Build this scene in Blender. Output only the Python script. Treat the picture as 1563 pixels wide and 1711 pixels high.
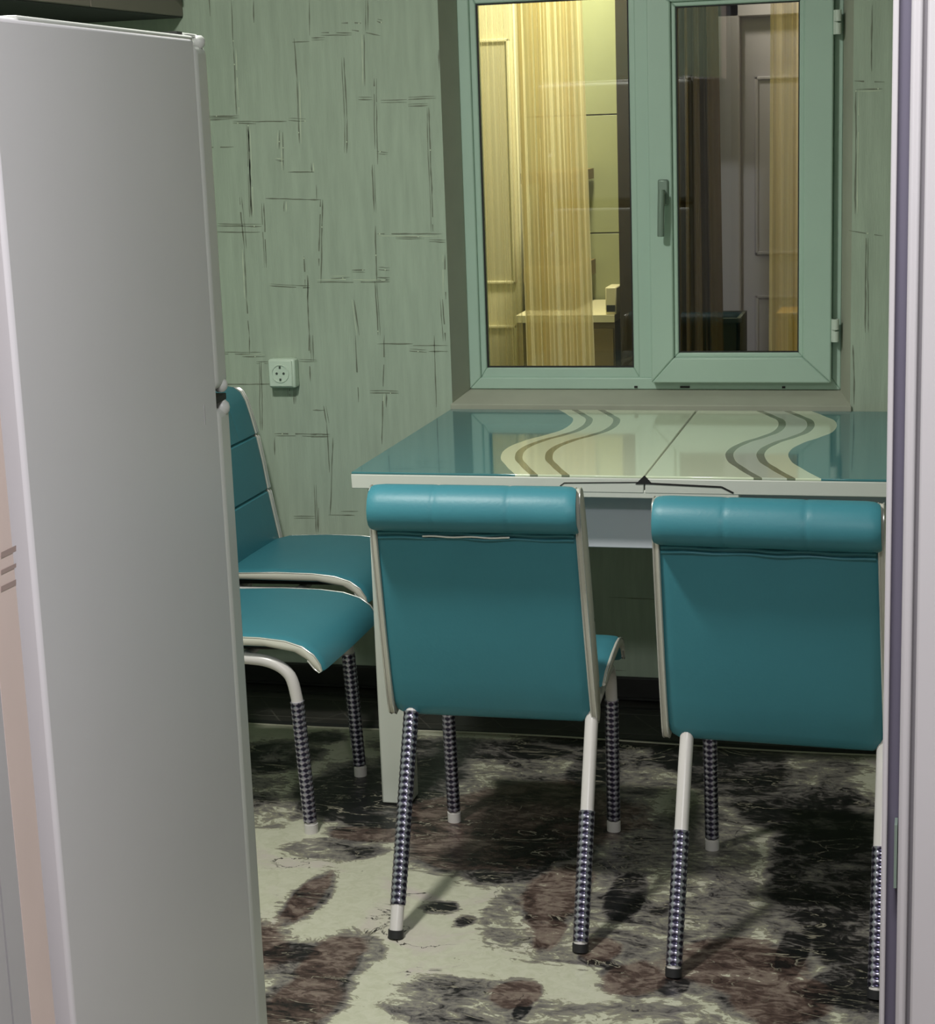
import bpy, math, random
from mathutils import Vector, Matrix
for o in list(bpy.data.objects): bpy.data.objects.remove(o)
S = bpy.context.scene
COL = S.collection
R = random.Random(7)

# ---------------------------------------------------------------- camera
F_PX = 3054.15
CAM_H = 1.4923
RX = Vector((0.96822147, 0.24762541, -0.03505492))
DN = Vector((0.01948674, -0.21443733, -0.97654334))
FW = Vector((-0.24933403, 0.94482712, -0.21244823))
cd = bpy.data.cameras.new('camera'); cam = bpy.data.objects.new('camera', cd); COL.objects.link(cam)
m = Matrix.Identity(4)
for i in range(3):
    m[i][0] = RX[i]; m[i][1] = -DN[i]; m[i][2] = -FW[i]
m[2][3] = CAM_H
cam.matrix_world = m
cd.sensor_fit = 'HORIZONTAL'; cd.sensor_width = 36.0; cd.lens = F_PX * 36.0 / 1563.0
cd.clip_start = 0.05; cd.clip_end = 50
S.camera = cam

# ---------------------------------------------------------------- world, lamps, exposure
w = bpy.data.worlds.new('world'); S.world = w; w.use_nodes = True
w.node_tree.nodes['Background'].inputs[0].default_value = (0.5, 0.55, 0.6, 1)
w.node_tree.nodes['Background'].inputs[1].default_value = 0.02
def area(name, loc, size, power, col, rot=(0, 0, 0)):
    l = bpy.data.lights.new(name, 'AREA'); l.shape = 'DISK'; l.size = size; l.energy = power; l.color = col
    o = bpy.data.objects.new(name, l); COL.objects.link(o); o.location = loc; o.rotation_euler = rot
    return o
area('kitchen_lamp', (-1.30, 2.45, 2.50), 0.22, 46, (1.0, 1.0, 0.94))
area('hall_lamp', (-0.10, 0.66, 2.36), 0.4, 30, (1.0, 0.98, 1.0))
area('next_room_lamp', (-0.95, 5.35, 2.45), 0.3, 40, (1.0, 0.94, 0.68))
S.view_settings.view_transform = 'Standard'; S.view_settings.look = 'None'
S.view_settings.exposure = 0.0; S.view_settings.gamma = 1.0
S.view_settings.use_curve_mapping = False

# ---------------------------------------------------------------- helpers
def at(x, y, Y=None, X=None, Z=None):
    """world point seen at pixel x, y of the photograph on the plane Y=, X= or Z="""
    v = FW * F_PX + RX * (x - 781.5) + DN * (y - 855.5)
    o = Vector((0, 0, CAM_H))
    if Y is not None: t = Y / v.y
    elif X is not None: t = X / v.x
    else: t = (Z - CAM_H) / v.z
    return o + v * t

def lin(r, g, b):
    f = lambda c: (c / 255 / 12.92) if c / 255 <= 0.04045 else ((c / 255 + 0.055) / 1.055) ** 2.4
    return (f(r), f(g), f(b), 1)

def mat(name, col, rough=0.5, metal=0.0, noise=0.0, nscale=8, stretch=(1, 1, 1), bump=0.0, bscale=60, spec=0.5, coat=0.0):
    m_ = bpy.data.materials.new(name); m_.use_nodes = True
    nt = m_.node_tree; b = nt.nodes['Principled BSDF']
    b.inputs['Base Color'].default_value = col if len(col) == 4 else (*col, 1)
    b.inputs['Roughness'].default_value = rough; b.inputs['Metallic'].default_value = metal
    b.inputs['Specular IOR Level'].default_value = spec
    b.inputs['Coat Weight'].default_value = coat
    tc = nt.nodes.new('ShaderNodeTexCoord'); mp = nt.nodes.new('ShaderNodeMapping')
    nt.links.new(tc.outputs['Object'], mp.inputs[0]); mp.inputs['Scale'].default_value = stretch
    if noise:
        n = nt.nodes.new('ShaderNodeTexNoise'); n.inputs['Scale'].default_value = nscale; n.inputs['Detail'].default_value = 4
        nt.links.new(mp.outputs[0], n.inputs['Vector'])
        r_ = nt.nodes.new('ShaderNodeMapRange'); r_.inputs['To Min'].default_value = 1 - noise; r_.inputs['To Max'].default_value = 1 + noise
        r_.inputs['From Min'].default_value = 0.25; r_.inputs['From Max'].default_value = 0.75
        nt.links.new(n.outputs[0], r_.inputs[0])
        x = nt.nodes.new('ShaderNodeVectorMath'); x.operation = 'SCALE'
        x.inputs[0].default_value = tuple(b.inputs['Base Color'].default_value)[:3]
        nt.links.new(r_.outputs[0], x.inputs['Scale']); nt.links.new(x.outputs[0], b.inputs['Base Color'])
    if bump:
        n2 = nt.nodes.new('ShaderNodeTexNoise'); n2.inputs['Scale'].default_value = bscale; n2.inputs['Detail'].default_value = 3
        nt.links.new(mp.outputs[0], n2.inputs['Vector'])
        bp = nt.nodes.new('ShaderNodeBump'); bp.inputs['Strength'].default_value = bump; bp.inputs['Distance'].default_value = 0.002
        nt.links.new(n2.outputs[0], bp.inputs['Height']); nt.links.new(bp.outputs[0], b.inputs['Normal'])
    return m_

class G:
    """collects vertices and faces, then links them as ONE mesh object"""
    def __init__(s): s.v = []; s.f = []; s.mi = []; s.uv = {}
    def add(s, v, f, mi=0):
        n = len(s.v); s.v += [tuple(a) for a in v]; s.f += [tuple(i + n for i in q) for q in f]; s.mi += [mi] * len(f)
    def box(s, a, b, mi=0):
        (x0, y0, z0), (x1, y1, z1) = a, b
        s.add([(x0, y0, z0), (x1, y0, z0), (x1, y1, z0), (x0, y1, z0), (x0, y0, z1), (x1, y0, z1), (x1, y1, z1), (x0, y1, z1)],
              [(0, 3, 2, 1), (4, 5, 6, 7), (0, 1, 5, 4), (1, 2, 6, 5), (2, 3, 7, 6), (3, 0, 4, 7)], mi); return s
    def hexa(s, p, mi=0):      # eight corners: bottom ring, top ring
        s.add(p, [(0, 3, 2, 1), (4, 5, 6, 7), (0, 1, 5, 4), (1, 2, 6, 5), (2, 3, 7, 6), (3, 0, 4, 7)], mi); return s
    def tube(s, pts, r, n=12, caps=True, rfun=None, mi=0):
        pts = [Vector(p) for p in pts]; rings = []; ref = None
        for i, p in enumerate(pts):
            t = (pts[min(i + 1, len(pts) - 1)] - pts[max(i - 1, 0)]).normalized()
            if ref is None:
                ref = Vector((1, 0, 0)) if abs(t.x) < 0.9 else Vector((0, 1, 0))
            a = (ref - t * ref.dot(t)).normalized(); ref = a; b = t.cross(a)
            ring = []
            for k in range(n):
                th = 2 * math.pi * k / n; rr = r if rfun is None else rfun(i, k)
                ring.append(p + a * math.cos(th) * rr + b * math.sin(th) * rr)
            rings.append(ring)
        v = [q for ring in rings for q in ring]; f = []
        for i in range(len(pts) - 1):
            for k in range(n):
                k2 = (k + 1) % n
                f.append((i * n + k, i * n + k2, (i + 1) * n + k2, (i + 1) * n + k))
        if caps: f.append(tuple(range(n - 1, -1, -1))); f.append(tuple((len(pts) - 1) * n + k for k in range(n)))
        s.add(v, f, mi); return s
    def loft(s, secs, mi=0, close=True):   # closed sections of equal length
        n = len(secs[0]); v = [q for c in secs for q in c]; f = []
        for i in range(len(secs) - 1):
            for k in range(n):
                k2 = (k + 1) % n
                f.append((i * n + k, (i + 1) * n + k, (i + 1) * n + k2, i * n + k2))
        if close: f.append(tuple(range(n))); f.append(tuple((len(secs) - 1) * n + k for k in range(n - 1, -1, -1)))
        s.add(v, f, mi); return s
    def build(s, name, mats, parent=None, smooth=False, bevel=0, seg=2):
        me = bpy.data.meshes.new(name); me.from_pydata(s.v, [], s.f)
        if not isinstance(mats, (list, tuple)): mats = [mats]
        for q in mats: me.materials.append(q)
        for p, i in zip(me.polygons, s.mi): p.material_index = i
        import bmesh
        bm = bmesh.new(); bm.from_mesh(me); bmesh.ops.recalc_face_normals(bm, faces=bm.faces); bm.to_mesh(me); bm.free()
        o = bpy.data.objects.new(name, me); COL.objects.link(o)
        if parent: o.parent = parent
        if bevel:
            b = o.modifiers.new('bevel', 'BEVEL'); b.width = bevel; b.segments = seg; b.limit_method = 'ANGLE'; b.angle_limit = 0.6
            smooth = True
        if smooth:
            for p in me.polygons: p.use_smooth = True
            try: me.set_sharp_from_angle(angle=0.75)
            except Exception: pass
        return o

def empty(name, loc=(0, 0, 0), rz=0):
    o = bpy.data.objects.new(name, None); COL.objects.link(o); o.location = loc; o.rotation_euler = (0, 0, rz); return o
def tag(o, label=None, cat=None, group=None, kind=None):
    if label: o['label'] = label
    if cat: o['category'] = cat
    if group: o['group'] = group
    if kind: o['kind'] = kind
    return o
def bx(name, a, b, m_, parent=None, bevel=0): return G().box(a, b).build(name, m_, parent, bevel=bevel)

# ---------------------------------------------------------------- materials
M_WALL = mat('wallpaper', lin(168, 182, 164), 0.75, noise=0.09, nscale=7, stretch=(9, 9, 0.9), bump=0.3, bscale=30, spec=0.25)
M_PLAST = mat('reveal_plaster', lin(165, 168, 152), 0.8, noise=0.05, nscale=12, bump=0.2)
M_LINE = mat('print_dark', lin(116, 122, 106), 0.6, noise=0.15, nscale=60)
M_GLIT = mat('print_glitter', lin(205, 215, 190), 0.3, noise=0.05)
M_FRAME = mat('window_pvc', lin(172, 197, 182), 0.38, noise=0.03, nscale=5)
M_FRAME2 = mat('hinge_pvc', lin(200, 212, 200), 0.35)
M_SEAL = mat('black_seal', (0.012, 0.012, 0.012), 0.6)
M_WHITE = mat('white_lacquer', lin(205, 208, 200), 0.35, noise=0.02)
M_CASE = mat('door_casing', lin(192, 190, 192), 0.45, noise=0.03, nscale=3)
M_CASED = mat('casing_seal', lin(104, 100, 116), 0.6)
M_PINK = mat('jamb_wood', lin(232, 212, 206), 0.6, noise=0.06, nscale=9, stretch=(1, 1, 0.4))
M_JAMB = mat('jamb_grey', lin(192, 190, 193), 0.55, noise=0.03)
M_SCUFF = mat('jamb_scuff', lin(170, 150, 145), 0.7)
M_FRIDGE = mat('fridge_side', lin(222, 220, 224), 0.42, noise=0.035, nscale=2.2, bump=0.15, bscale=4)
M_DOORW = mat('fridge_door', lin(206, 208, 204), 0.35)
M_CEIL = mat('ceiling_paint', (0.45, 0.46, 0.44), 0.9)
M_TEAL = mat('teal_leatherette', (0.046, 0.212, 0.264), 0.45, noise=0.08, nscale=3.5, bump=0.12, bscale=180, spec=0.4)
M_CREAM = mat('cream_leatherette', lin(190, 188, 176), 0.5, noise=0.03)
M_PIPE = mat('silver_piping', lin(215, 215, 210), 0.25, metal=0.6)
M_TUBE = mat('white_tube', lin(205, 200, 198), 0.3, noise=0.02)
M_CAPD = mat('dark_foot', (0.02, 0.02, 0.022), 0.5)
M_CABF = mat('cupboard_front', lin(120, 112, 102), 0.5, noise=0.05)
M_CABU = mat('cupboard_underside', lin(50, 50, 50), 0.7)
M_BASE = mat('dark_skirting', lin(34, 33, 33), 0.5, noise=0.4, nscale=14, stretch=(1, 1, 2))
M_OLDF = mat('old_linoleum', lin(48, 46, 43), 0.45, noise=0.5, nscale=9, stretch=(1, 2.2, 1))
M_LINO2 = mat('linoleum_line', lin(78, 75, 70), 0.5, noise=0.3, nscale=20)
M_HALL = mat('hall_wall', lin(205, 200, 200), 0.8)
M_HFL = mat('hall_floor', lin(130, 120, 110), 0.5, noise=0.1)
M_METAL = mat('handle_metal', lin(132, 150, 138), 0.35, metal=0.3)

def link(nt, a, b): nt.links.new(a, b)

def sleeve_material():
    m_ = mat('diamond_chrome_sleeve', (0.5, 0.5, 0.55, 1), 0.22, metal=0.85)
    nt = m_.node_tree; b = nt.nodes['Principled BSDF']
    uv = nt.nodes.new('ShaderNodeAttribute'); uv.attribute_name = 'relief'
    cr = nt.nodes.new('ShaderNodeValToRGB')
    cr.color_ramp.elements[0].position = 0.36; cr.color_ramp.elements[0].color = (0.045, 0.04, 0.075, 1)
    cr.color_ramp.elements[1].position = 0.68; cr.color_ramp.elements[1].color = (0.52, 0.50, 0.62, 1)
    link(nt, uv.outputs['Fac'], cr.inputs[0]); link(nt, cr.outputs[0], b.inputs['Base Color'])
    return m_
M_SLEEVE = sleeve_material()

def floor_material():
    """marble print: three patch fields (colour attribute) broken up by noise and veins"""
    m_ = mat('marble_print_vinyl', (0.4, 0.4, 0.32, 1), 0.36)
    nt = m_.node_tree; N = nt.nodes; b = N['Principled BSDF']
    tc = N.new('ShaderNodeTexCoord')
    at_ = N.new('ShaderNodeAttribute'); at_.attribute_name = 'patch'
    sp = N.new('ShaderNodeSeparateColor'); link(nt, at_.outputs['Color'], sp.inputs[0])
    def noise(sc, det, dist, rough=0.6, off=(0, 0, 0), stretch=(1, 1, 1), rot=0.0):
        mp = N.new('ShaderNodeMapping'); mp.inputs['Location'].default_value = off; mp.inputs['Scale'].default_value = stretch
        mp.inputs['Rotation'].default_value = (0, 0, rot)
        link(nt, tc.outputs['Object'], mp.inputs[0])
        n = N.new('ShaderNodeTexNoise'); n.inputs['Scale'].default_value = sc; n.inputs['Detail'].default_value = det
        n.inputs['Distortion'].default_value = dist; n.inputs['Roughness'].default_value = rough
        link(nt, mp.outputs[0], n.inputs['Vector']); return n.outputs[0]
    def mth(op, a, c, d=None):
        q = N.new('ShaderNodeMath'); q.operation = op
        for i, x in enumerate((a, c, d)):
            if x is None: continue
            if isinstance(x, (int, float)): q.inputs[i].default_value = x
            else: link(nt, x, q.inputs[i])
        return q.outputs[0]
    def step(v, lo, hi):
        q = N.new('ShaderNodeMapRange'); q.interpolation_type = 'SMOOTHSTEP'
        q.inputs['From Min'].default_value = lo; q.inputs['From Max'].default_value = hi
        link(nt, v, q.inputs[0]); return q.outputs[0]
    def mix(fac, a, c):
        q = N.new('ShaderNodeMix'); q.data_type = 'RGBA'
        link(nt, fac, q.inputs[0])
        for i, x in ((6, a), (7, c)):
            if isinstance(x, tuple): q.inputs[i].default_value = x
            else: link(nt, x, q.inputs[i])
        return q.outputs[2]
    def ramp(v, stops):
        q = N.new('ShaderNodeValToRGB'); el = q.color_ramp.elements
        el[0].position, el[0].color = stops[0]; el[1].position, el[1].color = stops[-1]
        for p_, c_ in stops[1:-1]:
            e = el.new(p_); e.color = c_
        link(nt, v, q.inputs[0]); return q.outputs[0]
    n1 = noise(4.6, 11, 1.3, 0.64, rot=0.5, stretch=(1, 1.5, 1)); n2 = noise(17, 8, 2.2, 0.66, (3, 1, 0), rot=0.6, stretch=(1, 1.9, 1)); n3 = noise(5, 7, 1.0, 0.6, (7, 2, 0))
    fine = noise(42, 6, 0.9, 0.65, (1, 9, 0))
    cap = lambda o_, hi: mth('MINIMUM', mth('MULTIPLY', o_, 1.35), hi)
    v = mth('MAXIMUM', cap(sp.outputs[0], 0.63), mth('MAXIMUM', cap(sp.outputs[1], 0.50), cap(sp.outputs[2], 0.41)))
    v = mth('ADD', v, mth('MULTIPLY', mth('SUBTRACT', n1, 0.5), 1.15))
    v = mth('ADD', v, mth('MULTIPLY', mth('SUBTRACT', n2, 0.5), 0.85))
    v = mth('ADD', v, mth('MULTIPLY', mth('SUBTRACT', fine, 0.5), 0.16))
    cream = mix(step(fine, 0.35, 0.7), lin(188, 187, 168), lin(176, 176, 154))
    cream = mix(step(n3, 0.52, 0.72), cream, lin(184, 174, 168))
    grey = ramp(v, [(0.0, lin(180, 180, 160)), (0.27, lin(176, 175, 156)), (0.30, lin(138, 135, 116)), (0.38, lin(124, 120, 112)), (0.48, lin(98, 94, 91)), (0.56, lin(66, 62, 61)), (0.60, lin(34, 32, 32)), (0.72, lin(16, 16, 17))])
    brown = ramp(v, [(0.0, lin(180, 178, 160)), (0.27, lin(172, 164, 150)), (0.30, lin(128, 116, 104)), (0.42, lin(112, 98, 90)), (0.50, lin(82, 67, 61)), (0.62, lin(58, 45, 41)), (0.70, lin(24, 20, 20))])
    bsel = step(mth('ADD', sp.outputs[1], mth('MULTIPLY', mth('SUBTRACT', n3, 0.5), 1.2)), 0.25, 0.45)
    patch = mix(bsel, grey, brown)
    c = mix(step(v, 0.255, 0.285), cream, patch)
    # sparse specks on the cream
    c = mix(mth('MULTIPLY', step(noise(24, 5, 1.2, 0.6, (5, 5, 0)), 0.67, 0.70), mth('SUBTRACT', 1.0, step(v, 0.3, 0.5))), c, lin(118, 114, 98))
    # pale and dark cracks: thin ridges of stretched noise
    def ridge(n, w_): return mth('SUBTRACT', 1.0, step(mth('ABSOLUTE', mth('SUBTRACT', n, 0.5), 0), w_ * 0.3, w_))
    r1 = ridge(noise(5, 5, 1.4, 0.55, (2, 8, 0), rot=0.7, stretch=(1, 2.6, 1)), 0.012)
    r2 = ridge(noise(4, 6, 1.0, 0.6, (9, 3, 0), rot=-0.5, stretch=(1, 1.8, 1)), 0.008)
    c = mix(mth('MULTIPLY', r1, mth('MULTIPLY', step(v, 0.35, 0.6), step(n1, 0.46, 0.60))), c, lin(146, 140, 124))
    c = mix(mth('MULTIPLY', r2, step(n3, 0.56, 0.62)), c, lin(38, 34, 32))
    link(nt, c, b.inputs['Base Color'])
    return m_
M_FLOOR = floor_material()

def table_print():
    m_ = mat('printed_glass_top', (0.1, 0.3, 0.3, 1), 0.06, coat=0.3)
    nt = m_.node_tree; N = nt.nodes; b = N['Principled BSDF']
    b.inputs['Roughness'].default_value = 0.09; b.inputs['Specular IOR Level'].default_value = 0.6
    tc = N.new('ShaderNodeTexCoord'); sx = N.new('ShaderNodeSeparateXYZ'); link(nt, tc.outputs['Object'], sx.inputs[0])
    mr = N.new('ShaderNodeMapRange'); mr.inputs['From Min'].default_value = 3.60; mr.inputs['From Max'].default_value = 4.50
    link(nt, sx.outputs[1], mr.inputs[0])
    fc = N.new('ShaderNodeFloatCurve'); cv = fc.mapping.curves[0]
    pts = [(3.60, -.840), (3.65, -.864), (3.72, -.894), (3.825, -.929), (3.909, -.937), (4.01, -.918), (4.09, -.884), (4.186, -.857), (4.284, -.859), (4.37, -.889), (4.46, -.932), (4.50, -.948)]
    P = [((y - 3.60) / 0.9, (x + 1.0) / 0.2) for y, x in pts]
    cv.points[0].location = P[0]; cv.points[1].location = P[-1]
    for q in P[1:-1]: cv.points.new(*q)
    fc.mapping.update(); link(nt, mr.outputs[0], fc.inputs['Value'])
    def mth(op, a, c):
        q = N.new('ShaderNodeMath'); q.operation = op
        for i, x in enumerate((a, c)):
            if isinstance(x, (int, float)): q.inputs[i].default_value = x
            else: link(nt, x, q.inputs[i])
        return q.outputs[0]
    cx = mth('SUBTRACT', mth('MULTIPLY', fc.outputs[0], 0.2), 1.0)
    d = mth('SUBTRACT', sx.outputs[0], cx)         # distance right of the left boundary
    def band(lo, hi): return mth('MULTIPLY', mth('GREATER_THAN', d, lo), mth('LESS_THAN', d, hi))
    def mix(fac, a, c):
        q = N.new('ShaderNodeMix'); q.data_type = 'RGBA'; link(nt, fac, q.inputs[0])
        for i, x in ((6, a), (7, c)):
            if isinstance(x, tuple): q.inputs[i].default_value = x
            else: link(nt, x, q.inputs[i])
        return q.outputs[2]
    teal = (0.068, 0.215, 0.235, 1); cream = lin(222, 232, 204); line = lin(122, 130, 108)
    c = mix(band(0.0, 0.625), teal, cream)
    c = mix(band(0.045, 0.111), c, lin(216, 225, 196))
    for a in (0.040, 0.107, 0.500, 0.566): c = mix(band(a - 0.0085, a + 0.0085), c, line)
    c = mix(band(0.509, 0.557), c, lin(200, 208, 192))
    link(nt, c, b.inputs['Base Color'])
    return m_
M_TOP = table_print()

# ================================================================ THE ROOM
YW = 4.481
XL, XR, YF = -2.23, 1.25, 1.50
# back wall with the window hole
OX0, OX1, OZ0, OZ1 = -1.212, -0.212, 0.768, 1.84
g = G()
g.box((XL - .1, YW, 0), (OX0, 4.70, 2.6)); g.box((OX1, YW, 0), (XR + .1, 4.70, 2.6))
g.box((OX0, YW, 0), (OX1, 4.70, OZ0)); g.box((OX0, YW, OZ1), (OX1, 4.70, 2.6))
wall = tag(g.build('wall_back', M_WALL), kind='structure')
# printed scratches of the wallpaper, as thin raised print
SEGS = [[-1.75,1.795,-1.751,1.678],[-1.751,1.678,-1.754,1.512],[-1.69,1.792,-1.693,1.736],[-1.542,1.784,-1.546,1.699],[-1.39,1.777,-1.394,1.704],[-1.588,1.694,-1.586,1.591],[-1.586,1.591,-1.59,1.435],[-1.46,1.642,-1.459,1.492],[-1.459,1.492,-1.465,1.407],[-1.404,1.695,-1.408,1.57],[-1.383,1.588,-1.389,1.415],[-1.38,1.527,-1.384,1.377],[-1.398,1.377,-1.399,1.258],[-1.213,1.65,-1.214,1.6],[-1.244,1.513,-1.246,1.207],[-1.724,1.492,-1.729,1.252],[-1.64,1.47,-1.645,1.422],[-1.632,1.465,-1.635,1.369],[-1.76,1.304,-1.755,1.172],[-1.755,1.172,-1.758,1.042],[-1.695,1.288,-1.697,1.122],[-1.638,1.292,-1.64,1.265],[-1.55,1.331,-1.551,1.295],[-1.54,1.294,-1.554,1.125],[-1.535,1.294,-1.551,1.08],[-1.397,1.224,-1.401,1.081],[-1.593,1.15,-1.595,1.071],[-1.585,1.101,-1.588,1.04],[-1.217,1.149,-1.22,1.036],[-1.56,1.386,-1.559,1.362],[-1.462,1.725,-1.41,1.722],[-1.516,1.704,-1.436,1.701],[-1.436,1.707,-1.362,1.691],[-1.542,1.693,-1.507,1.692],[-1.594,1.684,-1.548,1.683],[-1.37,1.725,-1.356,1.721],[-1.832,1.511,-1.749,1.509],[-1.836,1.502,-1.765,1.502],[-1.766,1.491,-1.703,1.488],[-1.713,1.493,-1.62,1.492],[-1.615,1.493,-1.569,1.49],[-1.427,1.538,-1.389,1.536],[-1.369,1.535,-1.3,1.533],[-1.297,1.533,-1.226,1.533],[-1.298,1.517,-1.246,1.517],[-1.385,1.409,-1.355,1.406],[-1.625,1.365,-1.553,1.362],[-1.657,1.396,-1.634,1.391],[-1.689,1.3,-1.539,1.292],[-1.825,1.233,-1.704,1.229],[-1.829,1.217,-1.71,1.214],[-1.393,1.204,-1.224,1.201],[-1.345,1.196,-1.269,1.195],[-1.257,1.182,-1.215,1.179],[-1.466,1.114,-1.43,1.113],[-1.524,1.092,-1.472,1.094],[-1.561,1.084,-1.365,1.082],[-1.394,1.114,-1.364,1.112],[-1.4,1.093,-1.365,1.092],[-1.692,1.075,-1.582,1.07],[-1.756,0.948,-1.759,0.897],[-1.727,0.878,-1.736,0.695],[-1.591,0.947,-1.595,0.825],[-1.581,0.947,-1.583,0.878],[-1.464,0.946,-1.465,0.772],[-1.386,0.946,-1.406,0.661],[-1.388,0.795,-1.39,0.758],[-1.254,0.945,-1.255,0.759],[-1.652,0.808,-1.653,0.785],[-1.64,0.808,-1.643,0.766],[-1.561,0.762,-1.555,0.715],[-1.555,0.715,-1.555,0.584],[-1.54,0.678,-1.558,0.47],[-1.599,0.55,-1.601,0.421],[-1.59,0.488,-1.594,0.421],[-1.702,0.677,-1.705,0.629],[-1.837,0.898,-1.725,0.897],[-1.78,0.891,-1.716,0.891],[-1.741,0.878,-1.707,0.878],[-1.622,0.878,-1.573,0.877],[-1.408,0.923,-1.311,0.924],[-1.311,0.919,-1.218,0.918],[-1.321,0.905,-1.275,0.902],[-1.27,0.904,-1.219,0.903],[-1.433,0.796,-1.355,0.795],[-1.592,0.75,-1.558,0.75],[-1.702,0.686,-1.547,0.687],[-1.601,0.678,-1.552,0.679],[-1.661,0.458,-1.599,0.459],[-1.564,0.469,-1.49,0.469],[-1.529,0.48,-1.48,0.481],[-1.588,1.102,-1.591,0.9],[-1.758,1.042,-1.756,0.948],[-1.463,1.039,-1.455,0.946],[-1.406,1.084,-1.403,0.946],[-1.725,1.476,-1.731,1.257],[-1.228,1.037,-1.224,0.93],[-0.171,1.707,-0.17,1.557],[-0.21,1.537,-0.14,1.532],[-0.205,1.518,-0.145,1.517],[-0.205,1.515,-0.204,1.229],[-0.218,1.19,-0.14,1.177],[-0.179,1.172,-0.177,0.946],[-0.207,0.917,-0.203,0.772]]
def strand(g, x0, z0, x1, z1, wmax, yy, seedoff=0.0, mi=0):
    L = math.hypot(x1 - x0, z1 - z0); n = max(3, int(L / 0.018))
    dx, dz = (x1 - x0) / L, (z1 - z0) / L; nx, nz = -dz, dx
    left, right = [], []
    wob = 0.0
    for i in range(n + 1):
        t = i / n; wob = wob * 0.75 + R.uniform(-1, 1) * 0.0007
        w_ = wmax * (0.35 + 0.65 * R.random()) * (0.25 if i in (0, n) else 1)
        px, pz = x0 + (x1 - x0) * t + nx * (wob + seedoff), z0 + (z1 - z0) * t + nz * (wob + seedoff)
        left.append((px + nx * w_ / 2, yy, pz + nz * w_ / 2)); right.append((px - nx * w_ / 2, yy, pz - nz * w_ / 2))
    v = left + right; k = n + 1
    for i in range(n):
        if R.random() < 0.07 and 0 < i < n - 1: continue
        a = v[i], v[i + 1], v[k + i + 1], v[k + i]
        g.add(a, [(0, 1, 2, 3)], mi)
gl = G()
for (x0, z0, x1, z1) in SEGS:
    if math.hypot(x1 - x0, z1 - z0) < 0.004: continue
    horiz = abs(x1 - x0) > abs(z1 - z0)
    strand(gl, x0, z0, x1, z1, 0.0036 if horiz else 0.0040, YW - 0.0006)
    if R.random() < 0.6: strand(gl, x0, z0 , x1, z1, 0.0022, YW - 0.0007, R.choice((-1, 1)) * 0.0055, 1 if R.random() < 0.35 else 0)
    if R.random() < 0.3:
        t = R.random(); px, pz = x0 + (x1 - x0) * t, z0 + (z1 - z0) * t
        gl.add([(px - .002, YW - .001, pz), (px, YW - .001, pz - .002), (px + .002, YW - .001, pz), (px, YW - .001, pz + .002)], [(0, 1, 2, 3)], 1)
# the print goes on outside the photographed part of the wall
for i in range(130):
    x = R.uniform(XL, XR); z = R.uniform(0.05, 2.55)
    if -1.80 < x < -0.10 and 0.3 < z < 1.83: continue
    if R.random() < 0.6: strand(gl, x, z, x + R.uniform(-.004, .004), min(2.58, z + R.uniform(.1, .3)), 0.004, YW - 0.0006)
    elif x + .17 < XR: strand(gl, x, z, x + R.uniform(.06, .16), z + R.uniform(-.003, .003), 0.0034, YW - 0.0006)
gl.v = [q for q in gl.v]
tag(gl.build('wallpaper_print', [M_LINE, M_GLIT], wall), 'thin dark scratched lines printed on the wallpaper', kind='stuff')

tag(bx('wall_left', (XL - .1, YF, 0), (XL, YW, 2.6), M_WALL), kind='structure')
tag(bx('wall_right', (XR, YF, 0), (XR + .1, YW, 2.6), M_WALL), kind='structure')
tag(bx('ceiling', (XL - .1, YF - .14, 2.6), (XR + .1, 6.2, 2.7), M_CEIL), kind='structure')
tag(bx('floor', (XL - .1, -1.2, -0.1), (XR + .1, 6.2, -0.004), M_OLDF), kind='structure')
# front wall round the doorway
JX0, JX1 = -0.862, -0.0135
g = G(); g.box((XL - .1, 1.40, 0), (JX0 - .02, YF, 2.6)); g.box((0.10, 1.415, 0), (XR + .1, YF, 2.6)); g.box((JX0 - .02, 1.40, 2.08), (0.10, YF, 2.6))
tag(g.build('wall_front', M_WALL), kind='structure')
# hall on the camera's side
g = G(); g.box((-1.3, -1.2, 0), (-1.2, 1.40, 2.6)); tag(g.build('wall_hall_left', M_HALL), kind='structure')
g = G(); g.box((0.7, -1.2, 0), (0.8, 1.40, 2.6)); tag(g.build('wall_hall_right', M_HALL), kind='structure')
tag(bx('wall_hall_rear', (-1.3, -1.3, 0), (0.8, -1.2, 2.6), M_HALL), kind='structure')
tag(bx('ceiling_hall', (-1.3, -1.3, 2.6), (0.8, 1.399, 2.7), M_CEIL), kind='structure')
tag(bx('floor_hall', (-1.2, -1.2, -0.004), (0.7, 1.40, 0.0), M_HFL), kind='structure')

# left jamb of the doorway: grey lining, dark gap, pinkish outer board
def jy(px, py): return at(px, py, X=JX0).y
ya, yb, yc, yd = jy(21, 1711), jy(24, 1711), jy(53, 1711), 1.545
dr = tag(empty('door_1', (0, 0, 0)), kind='structure')
def jb(name, y0, y1, m_, x=JX0, d=0.02): return bx(name, (x - d, y0, 0), (x, y1, 2.1), m_, dr)
jb('jamb_lining', 1.38, ya, M_JAMB)
jb('jamb_gap', ya, yb, M_SEAL, JX0 - 0.004, 0.016)
jb('jamb_strip', yb, yc, M_JAMB)
jb('jamb_board', yc, yd, M_PINK, JX0 + 0.0005)
g = G()
for py, w_ in ((915, 10), (945, 7), (972, 9)):
    a = [at(q, r_, X=JX0 + 0.0012) for q, r_ in ((2, py + 8), (27, py - 4), (27, py - 4 + w_), (2, py + 8 + w_))]
    g.add(a, [(0, 1, 2, 3)])
g.build('scuff_mark', M_SCUFF, dr)
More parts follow.
